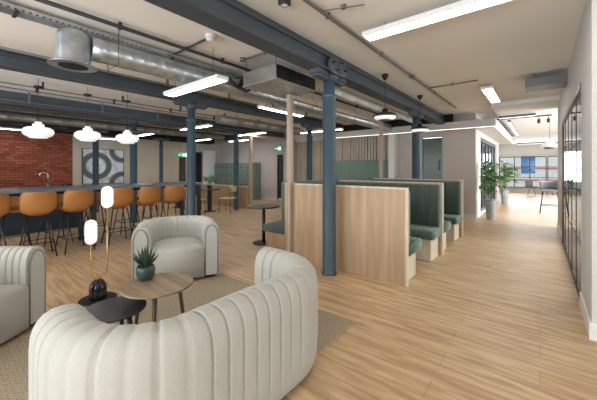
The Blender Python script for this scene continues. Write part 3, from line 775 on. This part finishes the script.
def bush(name, label, loc, potr, poth, h, spread, n, leafl, potm='concrete', trunk=True, seed=1, xmin=-99):
    rd = random.Random(seed); t = thing(name, label, 'plant', loc)
    MB().lathe([(potr*.62, 0), (potr*.66, .01), (potr, poth), (potr*.88, poth), (potr*.8, poth-.04), (.01, poth-.04)], n=24).obj('pot', potm, t)
    if trunk:
        q = MB(); q.tube([(0, 0, poth-.05), (.02, .0, poth+.15), (0, .02, h*.8)], .012, 6)
        for k in range(6): 
            a = rd.uniform(0, 2*PI); z = poth+(h-poth)*rd.uniform(.25, .6); q.tube([(0, 0, z), (abs(math.cos(a))*spread*.5, math.sin(a)*spread*.5, z+.15)], .006, 5)
        q.obj('stem', 'stem', t)
    q = MB(); cz = (poth+h)/2+.06
    for k in range(n):
        while True:
            p = Vector((rd.uniform(-1, 1), rd.uniform(-1, 1), rd.uniform(-1, 1)))
            if p.length < 1: break
        c = Vector((p.x*spread, p.y*spread, cz+p.z*(h-poth)*.46)); a = rd.uniform(0, 2*PI); el = rd.uniform(-.5, .8)
        d = Vector((math.cos(a)*math.cos(el), math.sin(a)*math.cos(el), math.sin(el))); sd = Vector((-math.sin(a), math.cos(a), rd.uniform(-.4, .4))).normalized()
        if min(c.x, c.x+d.x*leafl)+loc[0]-.06 < xmin: continue
        rows = []
        for f, ww in ((0, .1), (.3, .9), (.6, 1), (.85, .6), (1, .05)):
            m_ = c+d*leafl*f+Vector((0, 0, -.06*f*f)); w_ = leafl*.28*ww
            rows.append([m_-sd*w_+Vector((0, 0, w_*.3)), m_, m_+sd*w_+Vector((0, 0, w_*.3))])
        q.grid(rows)
    q.obj('foliage', 'leaf', t); return t
bush('potted_plant', 'leafy green plant in a low pot on the round dining table', (-8.4, 5.75, .73), .10, .12, .40, .20, 90, .09, 'black', False, 3)
bush('potted_fig', 'tall fig plant in a tapering concrete pot at the corridor corner, nearer one', (-1.06, 9.72, 0), .14, .56, 1.62, .33, 170, .19, seed=5, xmin=-1.37)
bush('potted_fig', 'fig plant in a concrete pot farther down the corridor wall', (-1.10, 14.5, 0), .15, .56, 1.66, .38, 150, .21, seed=9, xmin=-1.37)

# ------------------------------------------------------------------ corridor furniture
t = thing('high_stool', 'black framed high stool with grey seat at the end of the right wall', 'stool', (.25, 12.2, 0))
for sx in (-1, 1):
    for sy in (-1, 1): MB().tube([(sx*.25, sy*.22, 0), (sx*.17, sy*.16, .68)], .014, 6).obj('leg', 'black', t)
B(-.24, .24, -.22, .22, .68, .75).obj('seat', 'fabric_grey', t, bevel=.02)
q = MB(); q.grid([[(.24*math.sin(a), .22*math.cos(a)-.02, z) for a in [(-2+4*k/12) for k in range(13)]] for z in (.75, .84, .93, 1.0)]); q.obj('backrest', 'fabric_grey', t, solid=.03)
q = MB(); q.tube([(-.22, -.20, .25), (.22, -.20, .25), (.22, .20, .25), (-.22, .20, .25)], .01, 6, True); q.obj('footrest', 'black', t)
t = thing('lounge_chair', 'small grey tub chair by the far corridor window', 'chair', (-.33, 19.9, 0))
for a in (.8, 2.4, 3.9, 5.5): MB().tube([(.24*math.cos(a), .24*math.sin(a), 0), (.1*math.cos(a), .1*math.sin(a), .40)], .012, 6).obj('leg', 'black', t)
MB().lathe([(.20, .40), (.26, .42), (.27, .46), (.2, .48)], n=20).obj('seat', 'fabric_grey', t)
q = MB(); q.grid([[((.26+.04*(z-.45))*math.cos(a), (.26+.04*(z-.45))*math.sin(a), z+.04*math.cos(a-PI)) for a in [(PI*.45+PI*1.1*k/12) for k in range(13)]] for z in (.44, .56, .68, .80)]); q.obj('backrest', 'fabric_grey', t, solid=.035)
t = thing('cafe_table', 'small round table between the chairs at the end of the corridor', 'table', (.30, 20.3, 0))
MB().lathe([(.34, .71), (.35, .72), (.35, .73), (.34, .74)], n=28).obj('tabletop', 'marble_top', t)
for a in (.5, 2.6, 4.7): MB().tube([(.28*math.cos(a), .28*math.sin(a), 0), (.04*math.cos(a), .04*math.sin(a), .71)], .014, 6).obj('leg', 'black', t)
t = thing('pendant_lamp', 'white and copper pendant lamp hanging near the end of the right wall', 'lamp', (.22, 11.4, 2.02))
MB().lathe([(.24, 0), (.23, .03), (.14, .12), (.06, .18), (.02, .20)], n=20).obj('lamp_shade', 'white', t)
MB().lathe([(.10, -.05), (.15, 0), (.10, .05)], n=20).obj('diffuser', 'copper', t)
MB().tube([(0, 0, .19), (0, 0, .82)], .005, 6).obj('cord', 'black', t)
# spotlights on a track
t = thing('spotlight_track', 'short black track with spotlights on the white corridor ceiling', 'light', (.0, 10.4, 2.84))
B(-1.0, .25, -.02, .02, -.03, 0).obj('track', 'conduit_dark', t)
for x in (-.02, .18):
    MB().tube([(x, 0, -.03), (x, 0, -.10)], .008, 6).lathe([(.03, -.10), (.035, -.12), (.035, -.2), (.03, -.21)], (x, 0, 0), 14).obj('spotlight', 'black', t)

# ------------------------------------------------------------------ linear lights
def linear(cx, cy, z, length, axis, label, w=.17, h=.05):
    """suspended light box, z = underside"""
    t = thing('linear_light', label, 'light', (cx, cy, z), 0 if axis == 'x' else PI/2)
    l2 = length/2
    B(-l2, l2, -w/2, w/2, .004, h).obj('housing', 'white', t)
    B(-l2+.02, l2-.02, -w/2+.02, w/2-.02, 0, .0039).obj('diffuser', 'light', t)
    q = MB()
    for x in (-l2*.7, l2*.7): q.tube([(x, 0, h), (x, 0, CZ-z)], .003, 5)
    q.obj('suspension', 'black', t)
linear(-.72, 2.97, 2.80, 1.50, 'x', 'long bright linear light near the camera at the top of the picture')
linear(-3.655, 2.24, 2.48, 1.31, 'x', 'linear light in front of the second beam, left of the air unit')
linear(-4.45, 4.94, 2.65, 1.4, 'y', 'linear light running away under the air unit behind the timber post', .15)
linear(-.74, 7.0, 2.83, 1.4, 'y', 'linear light square to the picture on the right, before the white ceiling', .19)
linear(-7.9, 7.1, 2.60, 1.4, 'x', 'linear light above the low oak partition, left of the timber post')
linear(-7.95, 4.95, 2.60, 1.5, 'x', 'linear light just right of the bar-end column')
linear(-11.1, 4.85, 2.60, 1.3, 'x', 'linear light right of the last bar pendant')
linear(-11.2, 7.25, 2.60, 1.3, 'x', 'linear light before the exit sign on the left')
linear(-10.0, 8.3, 2.58, 1.3, 'x', 'linear light above the green lockers')
linear(-12.25, 1.4, 2.56, .8, 'y', 'linear light over the brick wall by the left edge')
linear(-12.0, 4.0, 2.45, .5, 'y', 'linear light above the abstract picture')
linear(-5.7, 8.1, 2.62, 1.8, 'x', 'linear light before the slatted wall behind the booths')
linear(-8.85, .3, 2.60, 1.2, 'x', 'linear light over the kitchen island near the left edge')
def slim(x0, x1, y0, y1, z, label):
    t = thing('led_profile', label, 'light', ((x0+x1)/2, (y0+y1)/2, z)); a, b_ = (x1-x0)/2, (y1-y0)/2
    B(-a, a, -b_, b_, .003, .07).obj('housing', 'conduit', t); B(-a+.003, a-.003, -b_+.003, b_-.003, -.001, .0029).obj('diffuser', 'led', t)
    q = MB(); H_ = (2.84 if (y0 > 8.3 and x0 > -.88) else CZ)-z
    q.tube([(a*.7, b_*.7, .07), (a*.7, b_*.7, H_)], .003, 5)
    q.obj('suspension', 'black', t)
slim(-.86, -.08, 9.62, 9.68, 2.74, 'slim hanging led bar across the corridor mouth')
slim(-.70, -.63, 10.1, 14.2, 2.68, 'slim hanging led bar running down the corridor')
slim(-.80, .3, 16.9, 16.98, 2.5, 'slim led bar across the far end of the corridor')

# ------------------------------------------------------------------ air conditioning unit, ducts, trays, conduits
t = thing('air_conditioning_unit', 'galvanised air unit with a black grille hanging above the timber post', 'air unit', (-2.96, 3.24, 2.57))
B(-.33, .31, -.43, .43, 0, .19).obj('casing', 'galv_dull', t)
B(.31, .325, -.42, .42, .015, .18).obj('grille', 'dark', t)
B(-.34, .335, -.44, .44, -.012, 0).obj('drip_tray', 'galv', t)
q = MB()
for k in range(8): y = -.38+k*.108; q.box(.3255, .333, y, y+.008, .02, .175)
q.obj('grille_blades', 'black', t)
q = MB(); q.tube([(-.33, -.3, .1), (-.45, -.34, .12), (-.55, -.3, .1), (-.56, -.1, .12)], .035, 10); q.tube([(-.33, -.2, .06), (-.5, -.22, .0), (-.57, -.35, .06), (-.57, -.5, .14)], .025, 8); q.tube([(-.33, -.38, .14), (-.48, -.42, .16), (-.52, -.55, .2)], .018, 8)
q.obj('hoses', 'black', t)
q = MB()
for x in (-.3, .28):
    for y in (-.4, .4): q.tube([(x, y, .19), (x, y, CZ-2.57)], .005, 5)
q.obj('hanger', 'conduit_dark', t)
t = thing('ventilation_duct', 'shiny spiral duct with a flared downward mouth at upper left', 'duct', (-3.75, 0, 0))
prof = []
y = 1.07
while y < 9.1:
    prof += [(.127, y+.001), (.127, y+.116), (.1285, y+.119), (.1285, y+.126), (.127, y+.129)]; y += .13
MB().lathe(prof, (0, 0, 2.69), 28, True, 'y').obj('duct_tube', 'galv', t)
MB().lathe([(.21, 2.455), (.21, 2.462), (.16, 2.475), (.15, 2.50), (.15, 2.74), (.135, 2.79), (.09, 2.82), (.02, 2.832)], (0, .93, 0), 36).obj('elbow_mouth', 'galv', t)
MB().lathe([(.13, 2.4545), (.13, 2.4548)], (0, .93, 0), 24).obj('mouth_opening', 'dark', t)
for yy in (1.3, 3.1, 4.9, 6.7, 8.5): MB().tube([(.16, yy, CZ), (.16, yy, 2.54), (-.16, yy, 2.54), (-.16, yy, CZ)], .004, 5).obj('hanger', 'conduit_dark', t)
def tray(x, y0, y1, z, w, label):
    t = thing('cable_tray', label, 'cable tray', (x, 0, z))
    q = MB(); q.box(-w/2, w/2, y0, y1, 0, .004)
    for s in (-1, 1): 
        yy = y0
        q.box(*(sorted((s*w/2, s*(w/2-.004)))), y0, y1, .02, .045)
        while yy < y1: q.box(*(sorted((s*w/2, s*(w/2-.004)))), yy, yy+.03, .004, .02); yy += .05
    q.obj('tray', 'galv' if w > .15 else 'conduit', t)
    q = MB()
    for k in range(3): q.tube([(-w/3+k*w/3, y0, .016), (-w/3+k*w/3, y1, .016)], .010, 6)
    q.obj('cables', 'black', t)
    yy = y0+.5
    while yy < y1: MB().tube([(0, yy, .002), (0, yy, CZ-z)], .005, 5).box(-w/2-.02, w/2+.02, yy-.015, yy+.015, -.01, 0).obj('hanger', 'conduit_dark', t); yy += 1.5
def duct(x, y0, y1, z, r, label, m='galv_dull'):
    t = thing('ventilation_duct', label, 'duct', (x, 0, z)); pf = []; y = y0
    while y < y1: pf += [(r, y), (r, y+.5), (r+.008, y+.51), (r+.008, y+.53)]; y += .54
    MB().lathe(pf, (0, 0, 0), 20, True, 'y').obj('duct_tube', m, t)
    yy = y0+.6
    while yy < y1: MB().tube([(0, yy, r*.9), (0, yy, CZ-z)], .005, 5).obj('hanger', 'conduit_dark', t); yy += 2
duct(-10.25, -1.5, 7.2, 2.68, .09, 'grey spiral duct farther back, between the island and the brick wall')
duct(-12.0, -1.5, 3.2, 2.72, .12, 'thin duct close to the brick wall ceiling', 'conduit_dark')
duct(-6.35, 4.6, 7.6, 2.66, .12, 'grey duct over the dining corner, right of the bar-end column')
duct(-2.82, 4.1, 9.0, 2.77, .07, 'pale pipe running behind the front column towards the bulkhead', 'white')
tag(B(-12.97, -12.45, -3.9, 8.8, 2.62, 2.90).obj('services_box', 'dark'), 'dark boxed services along the top of the brick wall', 'duct')
def conduit(pts, r, label, m='conduit', clips=None):
    t = thing('conduit', label, 'conduit')
    MB().tube(pts, r, 8).obj('pipe', m, t)
    a, b_ = Vector(pts[0]), Vector(pts[-1]); n = max(1, int((b_-a).length/1.2))
    for i in range(n):
        p = a+(b_-a)*(i+.5)/n; B(p.x-.02, p.x+.02, p.y-.015, p.y+.015, p.z-r-.004, CZ).obj('clip', m, t)
tray(-3.80, -1.5, 3.2, 2.848, .16, 'perforated metal cable tray running above the spiral duct')
tray(-8.75, -1.5, 7.8, 2.70, .12, 'cable tray just behind the third beam')
conduit([(-7.3, -2, CZ-.1), (-7.3, 8.4, CZ-.1)], .008, 'thin conduit between the bar pendants and the third beam', 'conduit_dark')
tray(-9.6, -1.5, 7.8, 2.78, .12, 'cable tray over the kitchen island')
conduit([(-1.62, -2, CZ-.03), (-1.62, 8.2, CZ-.03)], .018, 'grey conduit crossing the ceiling diagonally right of the big beam')
conduit([(-3.42, -2, CZ-.045), (-3.42, 8.4, CZ-.045)], .022, 'dark conduit above the spiral duct at upper left', 'conduit_dark')
conduit([(-6.83, -2, CZ-.12), (-6.83, 8.4, CZ-.12)], .008, 'thin wire conduit carrying the bar pendants', 'conduit_dark')
conduit([(-4.95, -2, CZ-.1), (-4.95, 8.4, CZ-.1)], .014, 'dull conduit beside the second beam', 'conduit')
conduit([(-1.60, 5.85, CZ-.03), (-.82, 5.85, CZ-.03)], .012, 'short conduit branch feeding the square-on linear light')
conduit([(-1.60, 2.35, CZ-.03), (-1.25, 2.5, CZ-.03)], .006, 'thin cable from the diagonal conduit towards the near linear light')
conduit([(-3.95, 2.03, CZ-.018), (-2.98, 2.03, CZ-.018)], .012, 'conduit spur feeding the white smoke detector', 'conduit_dark')
conduit([(-8.0, -2, CZ-.2), (-8.0, 8.4, CZ-.2)], .010, 'slim conduit near the third beam', 'conduit')
for (x, y, lb) in ((-1.62, 1.9, 'grey junction box on the diagonal conduit nearest the camera'), (-1.62, 4.9, 'grey junction box on the diagonal conduit near the disc pendants')):
    t = tag(MB().lathe([(.035, 0), (.035, .045)], (x, y, CZ-.062), 14).obj('junction_box', 'conduit'), lb, 'junction box')
t = thing('smoke_detector', 'white smoke detector on the ceiling left of the big beam', 'detector', (-2.93, 2.02, CZ-.075))
MB().lathe([(.03, 0), (.045, .01), (.05, .03)], n=20).obj('sensor', 'white', t); MB().lathe([(.06, .03), (.06, .075)], n=20).obj('base', 'white', t)
t = thing('motion_sensor', 'small dark square sensor at the top edge of the ceiling', 'sensor', (-1.80, 2.02, CZ-.05))
B(-.04, .04, -.04, .04, 0, .05).obj('housing', 'conduit_dark', t); B(-.025, .025, -.025, .025, -.004, 0).obj('lens', 'white', t)
t = thing('wall_duct', 'short flat grey duct end sticking out from the right wall', 'duct', (-.02, 6.3, 2.72))
B(-.17, .349, -.2, .2, 0, .13).obj('duct_box', 'conduit', t)
q = MB()
for y in (-.18, .18): q.tube([(-.05, y, .13), (-.05, y, CZ-2.72)], .005, 5)
q.obj('hanger', 'conduit_dark', t)
linear(-3.3, 12.4, 2.60, 1.5, 'x', 'linear light inside the room behind the glass door')
t = tag(MB().lathe([(.04, 0), (.04, .05)], (-3.19, 2.72, CZ-.052), 14).obj('junction_box', 'conduit'), 'small grey junction box on the ceiling just above the air unit', 'junction box')
conduit([(-3.14, 2.72, CZ-.03), (-2.40, 2.72, CZ-.03)], .012, 'short conduit from the box above the air unit to the big beam')
